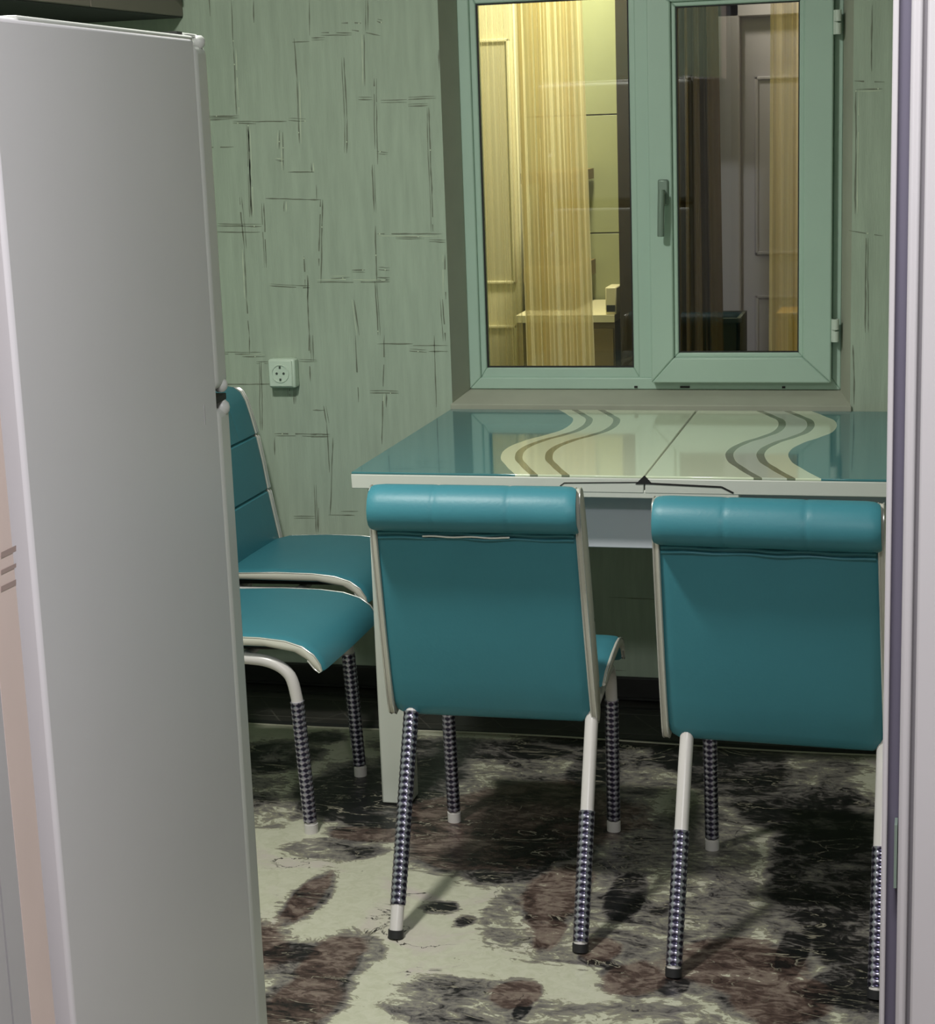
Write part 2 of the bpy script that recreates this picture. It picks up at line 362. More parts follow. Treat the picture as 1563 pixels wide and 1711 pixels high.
# right jamb: moulded casing seen from the front
def cz(name, x0, x1, y0, y1, m_, bev=0.0015): return bx(name, (x0, y0, 0), (x1, y1, 2.1), m_, dr, bevel=bev)
cz('casing_lip', -0.0385, -0.0342, 1.40, 1.44, M_CASE)
cz('casing_core', -0.0342, 0.10, 1.412, YF, M_CASED, 0)
cz('casing_groove', -0.0172, -0.0140, 1.404, 1.412, mat('groove', lin(150, 146, 150), .6), 0)
cz('casing_bead', -0.0255, -0.0172, 1.392, 1.412, M_CASE, 0.003)
cz('casing_board', -0.0140, 0.10, 1.386, 1.412, M_CASE, 0.002)
zs = at(1500, 1480, Y=1.40).z; ze = at(1500, 1375, Y=1.40).z
bx('strike_plate', (-0.0285, 1.395, zs), (-0.0262, 1.411, ze), M_METAL, dr)
g = G().box((JX0 - .02, 1.386, 2.08), (0.10, YF, 2.10)); g.build('head_casing', M_CASE, dr)

# skirting at the back wall and left wall
sk = tag(bx('baseboard_back', (XL, YW - 0.014, 0), (XR, YW, 0.058), M_BASE, bevel=0.003), kind='structure')
bx('skirting_gap', (XL, YW - 0.020, 0), (XR, YW - 0.014, 0.006), M_SEAL, sk)
tag(bx('baseboard_left', (XL, YF, 0), (XL + 0.014, YW - .02, 0.058), M_BASE, bevel=0.003), kind='structure')

# strip of old linoleum uncovered along the wall, with its lattice lines
o = G().box((XL + .014, 4.10, -0.004), (XR, 4.385, 0.0005)).build('floor_linoleum', M_OLDF)
tag(o, kind='structure')
g = G(); x = XL + .1
while x < XR - .2:
    for (xa, ya_, xb, yb_) in ((x, 4.16, x + .12, 4.34), (x + .12, 4.16, x, 4.34)):
        L = math.hypot(xb - xa, yb_ - ya_); nx, ny = -(yb_ - ya_) / L * .002, (xb - xa) / L * .002
        g.add([(xa + nx, ya_ + ny, .001), (xb + nx, yb_ + ny, .001), (xb - nx, yb_ - ny, .001), (xa - nx, ya_ - ny, .001)], [(0, 1, 2, 3)])
    x += .2
g.box((XL + .02, 4.345, 0.0005), (XR - .01, 4.350, 0.0012)); g.box((XL + .02, 4.200, 0.0005), (XR - .01, 4.203, 0.0012))
g.build('lattice_line', M_LINO2, o)
g = G().box((XL + .02, 4.118, -0.003), (XR - .01, 4.165, 0.0012)); g.build('gap_shadow', M_SEAL, o)
g = G().box((XL + .014, 4.385, -0.004), (XR, 4.40, 0.002)); g.build('dark_edge', M_SEAL, o)

# ---------------------------------------------------------------- vinyl sheet with marble print
BL = [('D', -1.26, 3.72, 0.128, 0.144), ('D', -1.52, 3.91, 0.086, 0.088), ('D', -1.16, 3.83, 0.103, 0.169), ('D', -1.16, 3.57, 0.078, 0.06), ('G', -1.42, 3.64, 0.08, 0.122), ('G', -1.4, 3.53, 0.039, 0.049), ('D', -1.46, 4.05, 0.044, 0.042), ('G', -0.88, 3.91, 0.259, 0.153), ('D', -1.06, 4.03, 0.198, 0.057), ('B', -0.83, 3.66, 0.192, 0.153), ('B', -1.03, 3.59, 0.077, 0.117), ('D', -0.83, 3.39, 0.084, 0.104), ('B', -0.91, 3.44, 0.122, 0.107), ('D', -0.74, 3.54, 0.074, 0.127), ('B', -0.7, 3.24, 0.052, 0.135), ('B', -0.68, 3.08, 0.013, 0.087), ('B', -1.18, 3.16, 0.029, 0.091), ('D', -1.13, 2.91, 0.049, 0.037), ('B', -1.05, 2.87, 0.048, 0.113), ('B', -1.05, 2.73, 0.062, 0.104), ('G', -1.02, 2.92, 0.043, 0.07), ('G', -0.77, 2.78, 0.111, 0.073), ('B', -0.69, 2.83, 0.036, 0.047), ('D', -0.67, 2.78, 0.012, 0.041), ('G', -0.63, 3.32, 0.127, 0.253), ('G', -0.49, 3.36, 0.126, 0.312), ('G', -0.74, 3.15, 0.067, 0.104), ('D', -0.57, 3.26, 0.034, 0.109), ('D', -0.44, 3.98, 0.107, 0.147), ('D', -0.29, 3.78, 0.113, 0.122), ('D', -0.21, 3.49, 0.093, 0.268), ('D', -0.14, 3.18, 0.064, 0.151), ('D', -0.55, 4.09, 0.083, 0.122), ('G', -0.35, 4.04, 0.135, 0.118), ('G', -0.17, 3.77, 0.05, 0.138), ('D', -0.11, 2.99, 0.051, 0.113), ('B', -0.33, 3.0, 0.113, 0.104), ('B', -0.25, 2.9, 0.08, 0.087), ('D', -0.24, 3.06, 0.023, 0.095), ('D', -0.18, 2.93, 0.025, 0.066), ('G', -0.24, 3.16, 0.064, 0.101), ('G', -0.4, 3.13, 0.097, 0.1), ('D', -0.43, 2.91, 0.026, 0.033), ('B', -0.5, 2.92, 0.051, 0.056), ('G', -0.14, 3.34, 0.045, 0.165), ('D', -0.91, 3.15, 0.028, 0.021), ('D', -0.85, 3.1, 0.017, 0.021), ('B', -0.58, 3.02, 0.032, 0.048), ('B', -1.16, 3.48, 0.076, 0.038), ('G', -1.21, 3.39, 0.087, 0.043), ('D', -0.76, 3.93, 0.054, 0.115), ('G', -1.51, 3.77, 0.056, 0.113), ('D', -0.78, 4.13, 0.17, 0.042), ('D', -0.29, 4.17, 0.192, 0.042)]
x0, x1, y0, y1 = XL + .016, XR - .002, 1.42, 4.125
nx, ny = 150, 130
vs = []; fs = []; cols = []
R2 = random.Random(3)
extra = []
for i in range(34):       # patches where the photograph does not look
    x, y = R2.uniform(x0, x1), R2.uniform(y0, y1)
    px = (Vector((x, y, -CAM_H))); s = F_PX / px.dot(FW); u = 781.5 + px.dot(RX) * s; v_ = 855.5 + px.dot(DN) * s
    if 380 < u < 1560 and v_ < 1760: continue
    extra.append((R2.choice('DBG'), x, y, R2.uniform(.08, .25), R2.uniform(.06, .2)))
for j in range(ny + 1):
    for i in range(nx + 1):
        x = x0 + (x1 - x0) * i / nx; y = y0 + (y1 - y0) * j / ny
        z = 0.003
        if j == ny: z = 0.009 + 0.004 * math.sin(x * 5)
        elif j == ny - 1: z = 0.0055 + 0.002 * math.sin(x * 5)
        vs.append((x, y, z))
        a = {'D': 0, 'B': 0, 'G': 0}
        for (t, bx_, by_, rx, ry) in BL + extra:
            d2 = ((x - bx_) / rx) ** 2 + ((y - by_) / ry) ** 2
            if d2 < 6: a[t] = max(a[t], math.exp(-0.75 * d2 ** 1.15))
        cols.append((a['D'], a['B'], a['G'], 1))
for j in range(ny):
    for i in range(nx):
        k = j * (nx + 1) + i; fs.append((k, k + 1, k + nx + 2, k + nx + 1))
me = bpy.data.meshes.new('floor_vinyl'); me.from_pydata(vs, [], fs); me.materials.append(M_FLOOR)
ca = me.color_attributes.new('patch', 'FLOAT_COLOR', 'POINT')
ca.data.foreach_set('color', [c for q in cols for c in q])
for p in me.polygons: p.use_smooth = True
vin = bpy.data.objects.new('floor_vinyl', me); COL.objects.link(vin)
sd = vin.modifiers.new('solid', 'SOLIDIFY'); sd.thickness = 0.003; sd.offset = -1
tag(vin, kind='structure')
G().tube([(XL + .03 + i * .06, 4.121, .0085 + .004 * math.sin((XL + .03 + i * .06) * 5)) for i in range(57)], .0028, n=8).build('curled_edge', mat('vinyl_edge_highlight', lin(176, 174, 156), .5), vin, smooth=True)  # curled lip; its paler colour paints in the light caught along the edge

# ================================================================ WINDOW
win = tag(empty('window_1', (0, 0, 0)), kind='structure')
# plastered, slightly splayed reveals and sill
BX0, BX1, BZ0, BZ1 = -1.190, -0.240, 0.792, 1.815
def prism(name, a, b, c, d, m_):
    g = G(); g.hexa([a[0], a[1], a[2], a[3], b[0], b[1], b[2], b[3]]); return g.build(name, m_, win)
g = G()
y0_, y1_ = YW, 4.58
for (fx, bx_) in ((OX0, BX0), (OX1, BX1)):
    g.add([(fx, y0_, OZ0), (bx_, y1_, BZ0), (bx_, y1_, BZ1), (fx, y0_, OZ1), (fx, y1_ + .1, OZ0), (fx, y1_ + .1, OZ1), (bx_, y1_ + .1, BZ0), (bx_, y1_ + .1, BZ1)],
          [(0, 1, 2, 3), (1, 6, 7, 2), (0, 4, 5, 3)])
g.add([(OX0, y0_, OZ1), (OX1, y0_, OZ1), (BX1, y1_, BZ1), (BX0, y1_, BZ1), (BX0, y1_ + .1, BZ1), (BX1, y1_ + .1, BZ1)], [(0, 1, 2, 3), (3, 2, 5, 4)])
g.build('reveal', M_PLAST, win)
g = G(); g.hexa([(OX0 - .004, y0_ - .008, OZ0 - .018), (OX1 + .004, y0_ - .008, OZ0 - .018), (BX1, 4.60, OZ0 - .018), (BX0, 4.60, OZ0 - .018),
                 (OX0 - .004, y0_ - .008, OZ0 + .001), (OX1 + .004, y0_ - .008, OZ0 + .001), (BX1, 4.60, BZ0 + .002), (BX0, 4.60, BZ0 + .002)])
g.build('window_sill', M_PLAST, win, bevel=0.002)
def ring(name, o4, i4, yf, yb, m_, steps=None, bevel=0.003, parent=None):
    """rectangular frame ring, outer o4 and inner i4 = (x0, x1, z0, z1)"""
    g = G(); a0, a1, c0, c1 = o4; b0, b1, d0, d1 = i4
    for (A, B, C_, D_) in (((a0, c0), (a1, c0), (b1, d0), (b0, d0)), ((a1, c0), (a1, c1), (b1, d1), (b1, d0)), ((a1, c1), (a0, c1), (b0, d1), (b1, d1)), ((a0, c1), (a0, c0), (b0, d0), (b0, d1))):
        g.hexa([(A[0], yf, A[1]), (B[0], yf, B[1]), (C_[0], yf, C_[1]), (D_[0], yf, D_[1]), (A[0], yb, A[1]), (B[0], yb, B[1]), (C_[0], yb, C_[1]), (D_[0], yb, D_[1])])
    return g.build(name, m_, parent or win, bevel=bevel)
GX0, GX1, GZ0, GZ1 = -1.141, -0.763, 0.850, 1.757
ring('outer_frame', (BX0, BX1, BZ0, BZ1), (-1.160, -0.262, 0.822, 1.795), 4.58, 4.645, M_FRAME)
bx('mullion', (-0.745, 4.585, 0.82), (-0.690, 4.645, 1.797), M_FRAME, win, bevel=0.003)
ring('glazing_bead', (-1.162, -0.743, 0.820, 1.797), (GX0 - .004, GX1 + .004, GZ0 - .004, GZ1 + .004), 4.590, 4.63, M_FRAME, bevel=0.003)
ring('black_gasket', (GX0 - .006, GX1 + .006, GZ0 - .006, GZ1 + .006), (GX0, GX1, GZ0, GZ1), 4.596, 4.60, M_SEAL, bevel=0)
def glass_mat():
    m_ = bpy.data.materials.new('window_glass'); m_.use_nodes = True; nt = m_.node_tree; nt.nodes.clear()
    out = nt.nodes.new('ShaderNodeOutputMaterial'); tr = nt.nodes.new('ShaderNodeBsdfTransparent'); gl_ = nt.nodes.new('ShaderNodeBsdfGlossy')
    tr.inputs[0].default_value = (0.95, 0.97, 0.95, 1); gl_.inputs['Roughness'].default_value = 0.01
    fr = nt.nodes.new('ShaderNodeFresnel'); fr.inputs[0].default_value = 1.5
    mx = nt.nodes.new('ShaderNodeMixShader'); link(nt, fr.outputs[0], mx.inputs[0]); link(nt, tr.outputs[0], mx.inputs[1]); link(nt, gl_.outputs[0], mx.inputs[2])
    link(nt, mx.outputs[0], out.inputs[0]); return m_
M_GLASS = glass_mat()
bx('window_pane', (GX0 - .003, 4.600, GZ0 - .003), (GX1 + .003, 4.604, GZ1 + .003), M_GLASS, win)
# opening sash on the right
SX0, SX1, SZ0, SZ1 = -0.708, -0.262, 0.813, 1.800
HX0, HX1, HZ0, HZ1 = -0.636, -0.345, 0.891, 1.726
sash = ring('sash', (SX0, SX1, SZ0, SZ1), (HX0 - .014, HX1 + .014, HZ0 - .014, HZ1 + .014), 4.550, 4.60, M_FRAME, bevel=0.004)
ring('sash_bead', (HX0 - .015, HX1 + .015, HZ0 - .015, HZ1 + .015), (HX0 - .003, HX1 + .003, HZ0 - .003, HZ1 + .003), 4.560, 4.595, M_FRAME, bevel=0.003, parent=sash)
ring('sash_gasket', (HX0 - .004, HX1 + .004, HZ0 - .004, HZ1 + .004), (HX0, HX1, HZ0, HZ1), 4.566, 4.572, M_SEAL, bevel=0, parent=sash)
bx('sash_pane', (HX0 - .003, 4.572, HZ0 - .003), (HX1 + .003, 4.576, HZ1 + .003), M_GLASS, sash)
h0 = at(1108, 322, Y=4.54)
g = G().box((h0.x - .013, 4.541, h0.z - .032), (h0.x + .013, 4.550, h0.z + .032)); hb = g.build('handle_plate', M_METAL, sash, bevel=0.004)
g = G(); g.tube([(h0.x, 4.541, h0.z), (h0.x, 4.515, h0.z)], .008); g.tube([(h0.x, 4.515, h0.z + .008), (h0.x - .001, 4.512, h0.z - .04), (h0.x - .003, 4.517, h0.z - .105)], .0085)
g.build('window_handle', M_METAL, sash, smooth=True)
for (py, hh) in ((37, .028), (552, .028)):
    c = at(1398, py, Y=4.55)
    g = G(); g.tube([(-0.252, 4.548, c.z - hh), (-0.252, 4.548, c.z - .002)], .0085); g.tube([(-0.252, 4.548, c.z + .002), (-0.252, 4.548, c.z + hh)], .0085)
    g.box((-0.262, 4.546, c.z - hh), (-0.252, 4.556, c.z + hh)); g.build('sash_hinge', M_FRAME2, win, smooth=True)
for px, py in ((1145, 655), (1310, 657), (1063, 656)):
    c = at(px, py, Y=4.578); wd = .012 if px == 1145 else .004
    bx('drain_slot', (c.x - wd, 4.577, 0.796), (c.x + wd, 4.581, 0.801), M_SEAL, win)

# ================================================================ ROOM BEHIND THE WINDOW
M_YW = mat('next_room_wall', lin(196, 190, 150), 0.6, noise=0.05, nscale=3)
M_CREAMD = mat('cream_door', lin(222, 212, 176), 0.45)
M_PANEL = mat('cream_door_panel', lin(186, 178, 148), 0.5)
M_TILE = mat('olive_wall_tile', lin(158, 160, 122), 0.4, noise=0.05)
M_BROWN = mat('brown_fabric', lin(96, 76, 48), 0.85, noise=0.25, nscale=6, stretch=(8, 1, .5))
M_DBR = mat('dark_brown_wood', lin(52, 40, 30), 0.5, noise=0.3, nscale=4)
M_LDOOR = mat('lilac_white_door', lin(188, 180, 196), 0.5)
M_SHELF = mat('brown_shelf', lin(136, 116, 72), 0.6)
M_OCHRE = mat('ochre_box', lin(150, 112, 40), 0.6)
M_GREEN = mat('dark_green_box', lin(40, 44, 36), 0.7)
tag(bx('wall_next_room', (-2.4, 6.0, 0), (1.3, 6.1, 2.6), M_YW), kind='structure')
tag(bx('wall_next_left', (-2.4, 4.70, 0), (-2.3, 6.0, 2.6), M_YW), kind='structure')
tag(bx('wall_next_right', (1.2, 4.70, 0), (1.3, 6.0, 2.6), M_YW), kind='structure')
def sheer(name, col, alpha):
    m_ = bpy.data.materials.new(name); m_.use_nodes = True; nt = m_.node_tree; nt.nodes.clear()
    out = nt.nodes.new('ShaderNodeOutputMaterial'); tr = nt.nodes.new('ShaderNodeBsdfTransparent')
    df = nt.nodes.new('ShaderNodeBsdfDiffuse'); tl = nt.nodes.new('ShaderNodeBsdfTranslucent')
    df.inputs[0].default_value = col; tl.inputs[0].default_value = col
    m1 = nt.nodes.new('ShaderNodeMixShader'); m1.inputs[0].default_value = 0.55; link(nt, df.outputs[0], m1.inputs[1]); link(nt, tl.outputs[0], m1.inputs[2])
    tc = nt.nodes.new('ShaderNodeTexCoord'); mp = nt.nodes.new('ShaderNodeMapping'); mp.inputs['Scale'].default_value = (110, 110, 0.5); link(nt, tc.outputs['Object'], mp.inputs[0])
    n = nt.nodes.new('ShaderNodeTexNoise'); n.inputs['Scale'].default_value = 1.0; link(nt, mp.outputs[0], n.inputs['Vector'])
    mr = nt.nodes.new('ShaderNodeMapRange'); mr.inputs['From Min'].default_value = .3; mr.inputs['From Max'].default_value = .7
    mr.inputs['To Min'].default_value = alpha - .09; mr.inputs['To Max'].default_value = min(1, alpha + .09); link(nt, n.outputs[0], mr.inputs[0])
    m2 = nt.nodes.new('ShaderNodeMixShader'); link(nt, mr.outputs[0], m2.inputs[0]); link(nt, tr.outputs[0], m2.inputs[1]); link(nt, m1.outputs[0], m2.inputs[2])
    link(nt, m2.outputs[0], out.inputs[0]); return m_
M_SHEER = sheer('yellow_sheer', lin(244, 232, 192), 0.80)
def curtain(name, xt0, xt1, xb0, xb1, Y, zt, zb, folds, amp, m_):
    n = folds * 12; g = G(); rows = 14; ph = R.uniform(0, 6)
    v = []
    for j in range(rows + 1):
        t = j / rows; z = zt + (zb - zt) * t
        for i in range(n + 1):
            u = i / n; xa = xt0 + (xb0 - xt0) * t; xb = xt1 + (xb1 - xt1) * t
            uu = u + 0.02 * math.sin(u * 17 + t * 1.5)
            y = Y + amp * math.sin(uu * folds * 2 * math.pi + ph) * (1 + .3 * math.sin(u * 9)) + amp * .4 * math.sin(uu * folds * 4.7 * math.pi + t)
            v.append((xa + (xb - xa) * u, y, z))
    f = [(j * (n + 1) + i, j * (n + 1) + i + 1, (j + 1) * (n + 1) + i + 1, (j + 1) * (n + 1) + i) for j in range(rows) for i in range(n)]
    g.add(v, f); return g.build(name, m_, smooth=True)
def X_(px, Y, py=300): return at(px, py, Y=Y).x
def Z_(py, Y, px=950): return at(px, py, Y=Y).z
zt, zb = 2.3, 0.25
k1 = curtain('sheer_curtain', X_(868, 4.95), X_(975, 4.95), X_(872, 4.95), X_(1000, 4.95, 600), 4.95, zt, zb, 11, 0.012, M_SHEER)
tag(k1, 'pale yellow pleated sheer curtain behind the wide left window pane', 'curtain')
k2 = curtain('sheer_curtain', X_(1290, 4.95), X_(1420, 4.95), X_(1284, 4.95, 600), X_(1430, 4.95), 4.95, zt, zb, 4, 0.016, sheer('cream_sheer', lin(244, 222, 170), 0.6))
tag(k2, 'cream sheer curtain over the door behind the right window sash', 'curtain')
k3 = curtain('brown_curtain', X_(1125, 5.1), X_(1196, 5.1), X_(1120, 5.1), X_(1212, 5.1, 600), 5.1, zt, zb, 4, 0.02, M_BROWN)
tag(k3, 'dark brown curtain at the left of the right window sash', 'curtain')
k0 = curtain('sheer_curtain', X_(790, 4.93), X_(866, 4.93), X_(790, 4.93), X_(870, 4.93), 4.93, zt, zb, 6, 0.014, sheer('thin_sheer', lin(240, 226, 176), 0.3))
tag(k0, 'thin sheer curtain over the cream door at the left edge of window', 'curtain')
rod = G().tube([(-1.8, 5.02, 2.315), (0.6, 5.02, 2.315)], .012).build('curtain_rod', M_METAL, smooth=True)
tag(rod, 'thin metal rod that carries the curtains behind the window', 'curtain rod')
def panel_door(name, px0, px1, panels, Y, m_, mp_, label, cat='door', ztop=None):
    d = tag(empty(name, (0, 0, 0)), label, cat)
    x0, x1 = X_(px0, Y), X_(px1, Y); z1 = ztop or 2.1
    bx('door_leaf', (x0, Y, 0), (x1, Y + .04, z1), m_, d, bevel=.004)
    for (a, b, c, e) in panels:   # raised mouldings round each panel
        xa, xb, za, zb_ = X_(a, Y), X_(b, Y), Z_(e, Y, (a + b) / 2), Z_(c, Y, (a + b) / 2)
        g = G(); th = .012
        for (p, q) in (((xa, za), (xb, za + th)), ((xa, zb_ - th), (xb, zb_)), ((xa, za), (xa + th, zb_)), ((xb - th, za), (xb, zb_))):
            g.box((p[0], Y - .012, p[1]), (q[0], Y, q[1]))
        pm = g.build('panel_moulding', m_, d, bevel=.004)
        bx('door_panel', (xa + th, Y - .003, za + th), (xb - th, Y, zb_ - th), mp_, d)
    return d
panel_door('cream_door', 770, 868, [(790, 859, 65, 475), (790, 859, 543, 760)], 5.92, M_CREAMD, M_PANEL, 'cream panelled door behind the left edge of the wide window pane')
xa = X_(770, 5.9); xb = X_(862, 5.9)
ld = panel_door('lilac_door', 1238, 1420, [(1262, 1400, 125, 425), (1262, 1400, 492, 760)], 5.92, M_LDOOR, M_LDOOR, 'pale lilac panelled door behind the right window sash')
fr_ = G(); x0, x1 = X_(1196, 5.9), X_(1238, 5.9)
fr_.box((x0, 5.88, 0), (x1, 5.99, 2.25)); fr_.box((x0, 5.88, Z_(28, 5.88, 1250) - .0), (X_(1450, 5.9), 5.99, 2.30))
fr_.build('door_surround', M_LDOOR, ld, bevel=.005)
# tiled piece of wall
tw = tag(empty('tiled_splashback', (0, 0, 0)), 'olive tiled wall seen right of the yellow sheer curtain', 'tiles')
zs_ = [Z_(620, 5.9, 1000), Z_(392, 5.9, 1000), Z_(192, 5.9, 1000), Z_(-10, 5.9, 1000), 2.35]
x0, x1 = X_(868, 5.9) + .004, X_(1031, 5.9)
for i in range(4):
    for (a, b) in ((x0, (x0 + x1) / 2), ((x0 + x1) / 2, x1)):
        bx('tile', (a + .0015, 5.97, zs_[i] + .002), (b - .0015, 5.995, zs_[i + 1] - .002), M_TILE, tw, bevel=.001)
bx('grout', (x0, 5.985, zs_[0]), (x1, 5.998, zs_[-1]), M_SHELF, tw)
sh = tag(empty('wall_shelf', (0, 0, 0)), 'brown open shelf unit behind the yellow sheer curtain', 'shelf')
sx0, sx1 = X_(868, 5.6), X_(958, 5.6)
for (pa, pb) in ((288, 306), (448, 474)): bx('shelf_board', (sx0, 5.62, Z_(pb, 5.6)), (sx1, 5.95, Z_(pa, 5.6)), M_SHELF, sh)
zc0, zc1 = Z_(538, 5.5, 1000), Z_(526, 5.5, 1000)
bx('shelf_counter', (sx0, 5.49, zc0), (X_(1024, 5.5), 5.95, zc1), M_CREAMD, sh)
bx('drawer_block', (sx0, 5.51, .1), (X_(1024, 5.5) - .003, 5.95, zc0), M_SHELF, sh)
for k in range(3): bx('drawer_front', ((sx0 + X_(1024, 5.5)) / 2 + .003, 5.50, zc0 - .01 - .2 * (k + 1)), (X_(1024, 5.5) - .006, 5.51, zc0 - .02 - .2 * k), M_SHELF, sh, bevel=.002)
wb = tag(empty('white_appliance', (0, 0, 0)), 'small white appliance with black display behind the wide window pane', 'appliance')
ax0, ax1 = X_(1003, 5.45), X_(1022, 5.45)
bx('appliance_body', (ax0, 5.50, zc1), (ax1, 5.60, Z_(480, 5.5, 1010)), M_CREAMD, wb, bevel=.004)
bx('display', (ax0 + .004, 5.497, Z_(521, 5.5, 1010)), (ax1 - .004, 5.50, Z_(510, 5.5, 1010)), M_SEAL, wb)
dc = tag(empty('dark_cupboard', (0, 0, 0)), 'tall dark brown cupboard behind the middle of the window', 'cupboard')
cx0, cx1 = X_(1031, 5.4), X_(1120, 5.4)
bx('cupboard_body', (cx0, 5.42, 0), (cx1, 5.95, 2.2), M_DBR, dc, bevel=.004)
for k in (0, 1): bx('cupboard_door', (cx0 + k * (cx1 - cx0) / 2 + .003, 5.40, .1), (cx0 + (k + 1) * (cx1 - cx0) / 2 - .003, 5.42, 2.15), M_DBR, dc, bevel=.003)
gb = tag(empty('green_crate', (0, 0, 0)), 'dark green crate standing behind the lower right window sash', 'crate')
a = X_(1140, 5.3); b = X_(1236, 5.3); z0_ = Z_(640, 5.3, 1190); z1_ = Z_(532, 5.3, 1190)
g = G()
g.box((a, 5.3, z0_), (b, 5.50, z0_ + .01)); g.box((a, 5.3, z0_), (b, 5.31, z1_)); g.box((a, 5.49, z0_), (b, 5.50, z1_)); g.box((a, 5.3, z0_), (a + .01, 5.5, z1_)); g.box((b - .01, 5.3, z0_), (b, 5.5, z1_))
g.build('crate_body', M_GREEN, gb); bx('crate_rim', (a - .006, 5.294, z1_ - .012), (b + .006, 5.30, z1_), M_GREEN, gb)
st = tag(empty('low_cabinet', (0, 0, 0)), 'low brown cabinet under the crate behind the right window sash', 'cabinet')
bx('cabinet_body', (a - .01, 5.25, 0), (X_(1420, 5.3), 5.60, z0_ - .02), M_DBR, st); bx('cabinet_top', (a - .02, 5.24, z0_ - .02), (X_(1420, 5.3) + .01, 5.61, z0_), M_DBR, st)
ob = tag(empty('ochre_box', (0, 0, 0)), 'ochre box on the low cabinet behind the cream sheer curtain', 'box')
a = X_(1300, 5.35); b = X_(1375, 5.35); bx('box_body', (a, 5.35, z0_), (b, 5.5, Z_(530, 5.35, 1320)), M_OCHRE, ob, bevel=.002); bx('box_lid', (a - .003, 5.347, Z_(530, 5.35, 1320)), (b + .003, 5.503, Z_(522, 5.35, 1320)), M_OCHRE, ob, bevel=.002)

# ================================================================ SOCKET
c = at(474, 623, Y=YW - .02); SO = tag(empty('wall_socket', (c.x, YW, c.z)), 'white surface mounted power socket on the wallpaper left of window', 'socket')
M_SOCK = mat('socket_plastic', lin(205, 222, 204), 0.4); M_SOCKD = mat('socket_dark', lin(70, 80, 72), 0.6)
bx('socket_box', (-.036, -.034, -.038), (.036, -.0005, .038), M_SOCK, SO, bevel=.005)
bx('socket_plate', (-.034, -.040, -.034), (.030, -.034, .036), M_SOCK, SO, bevel=.004)
g = G(); n = 24
g.loft([[(.023 * r_ * math.cos(2 * math.pi * k / n) - .002, y, .023 * r_ * math.sin(2 * math.pi * k / n) + .001) for k in range(n)] for r_, y in ((1.08, -.0405), (1.04, -.0425), (.93, -.0425), (.90, -.0405))], close=False)
g.build('socket_ring', M_SOCK, SO, smooth=True)
for sx in (-1, 1): G().tube([(sx * .0095 - .002, -.0402, .001), (sx * .0095 - .002, -.0412, .001)], .0032).build('socket_hole', M_SOCKD, SO)
for sz in (-1, 1): bx('earth_clip', (-.0045, -.0418, sz * .016 - .002), (.0005, -.0402, sz * .016 + .004), M_SOCKD, SO)

# ================================================================ WALL CUPBOARD (top left)
wc = tag(empty('wall_cupboard', (0, 0, 0)), 'dark wall cupboard hung on the left wall above the fridge', 'cupboard')
bx('cupboard_body', (XL, 2.35, 1.775), (-1.90, YW, 2.35), M_CABU, wc)
bx('cupboard_bottom', (XL, 2.35, 1.757), (-1.885, YW, 1.775), M_CABU, wc)
for k in range(4):
    a = 2.35 + k * (YW - 2.35) / 4; b = a + (YW - 2.35) / 4
    d_ = bx('cupboard_door', (-1.90, a + .002, 1.76), (-1.882, b - .002, 2.35), M_CABF, wc, bevel=.002)
    bx('door_handle', (-1.882, b - .05, 1.80), (-1.868, b - .04, 1.92), M_METAL, d_)

# ================================================================ FRIDGE
ang = math.atan2(0.056, 0.60)
FR = tag(empty('fridge', (-0.911, 2.20, 0), ang), 'tall white two door fridge seen from its side left of the doorway', 'fridge')
# local frame: +x = visible side, +y = door side; the visible side is x=0, doors start at y=0
FH = 1.597
bx('fridge_body', (-.60, -.635, .03), (0, -.004, FH), M_FRIDGE, FR, bevel=.005)
bx('fridge_top', (-.605, -.56, FH - .004), (-.001, -.004, FH + .003), M_DOORW, FR, bevel=.003)
def fdoor(name, z0, z1):
    d = bx(name, (-.60, 0.004, z0), (-.002, .060, z1), M_DOORW, FR, bevel=.012); d.modifiers[0].segments = 4
    bx('door_seal', (-.59, -.004, z0 + .01), (-.010, .004, z1 - .01), M_JAMB, d)
    return d
zg = at(370, 665, Y=2.23).z
d1 = fdoor('freezer_door', zg + .012, FH - .006); d2 = fdoor('fridge_door', .07, zg - .012)
for d, z in ((d1, zg + .10), (d2, zg - .20)):
    g = G(); g.tube([(-.55, .058, z + .09), (-.55, .085, z + .08), (-.55, .088, z), (-.55, .085, z - .08), (-.55, .058, z - .09)], .009); g.build('door_handle', M_DOORW, d, smooth=True)
for z, r_ in ((FH - .003, .009), (zg + .016, .010), (zg - .014, .011)):
    g = G(); n = 14
    g.loft([[(-.008 + r_ * c_ * math.cos(2 * math.pi * k / n), .040 + r_ * c_ * math.sin(2 * math.pi * k / n), z + dz * r_) for k in range(n)] for c_, dz in ((.5, -.9), (.9, -.5), (1, 0), (.9, .5), (.5, .9))])
    g.build('hinge_cap', M_DOORW, FR, smooth=True)
bx('hinge_bracket', (-.030, -.012, FH + .002), (-.010, .045, FH + .007), M_DOORW, FR, bevel=.002)
bx('hinge_screw', (-.034, -.034, FH + .002), (-.012, -.012, FH + .008), M_SEAL, FR)
bx('middle_hinge', (-.05, .002, zg - .004), (-.004, .050, zg + .004), M_SEAL, FR)
for x in (-.56, -.04):
    for y in (-.6, -.06): G().tube([(x, y, 0), (x, y, .032)], .018).build('fridge_foot', M_CAPD, FR)
g = G(); 
for p in ((-.001, -.06, zg - .02),):
    g.box((p[0], p[1] - .003, p[2]), (.0004, p[1], p[2] + .026))
g.build('scratch_mark', M_JAMB, FR)

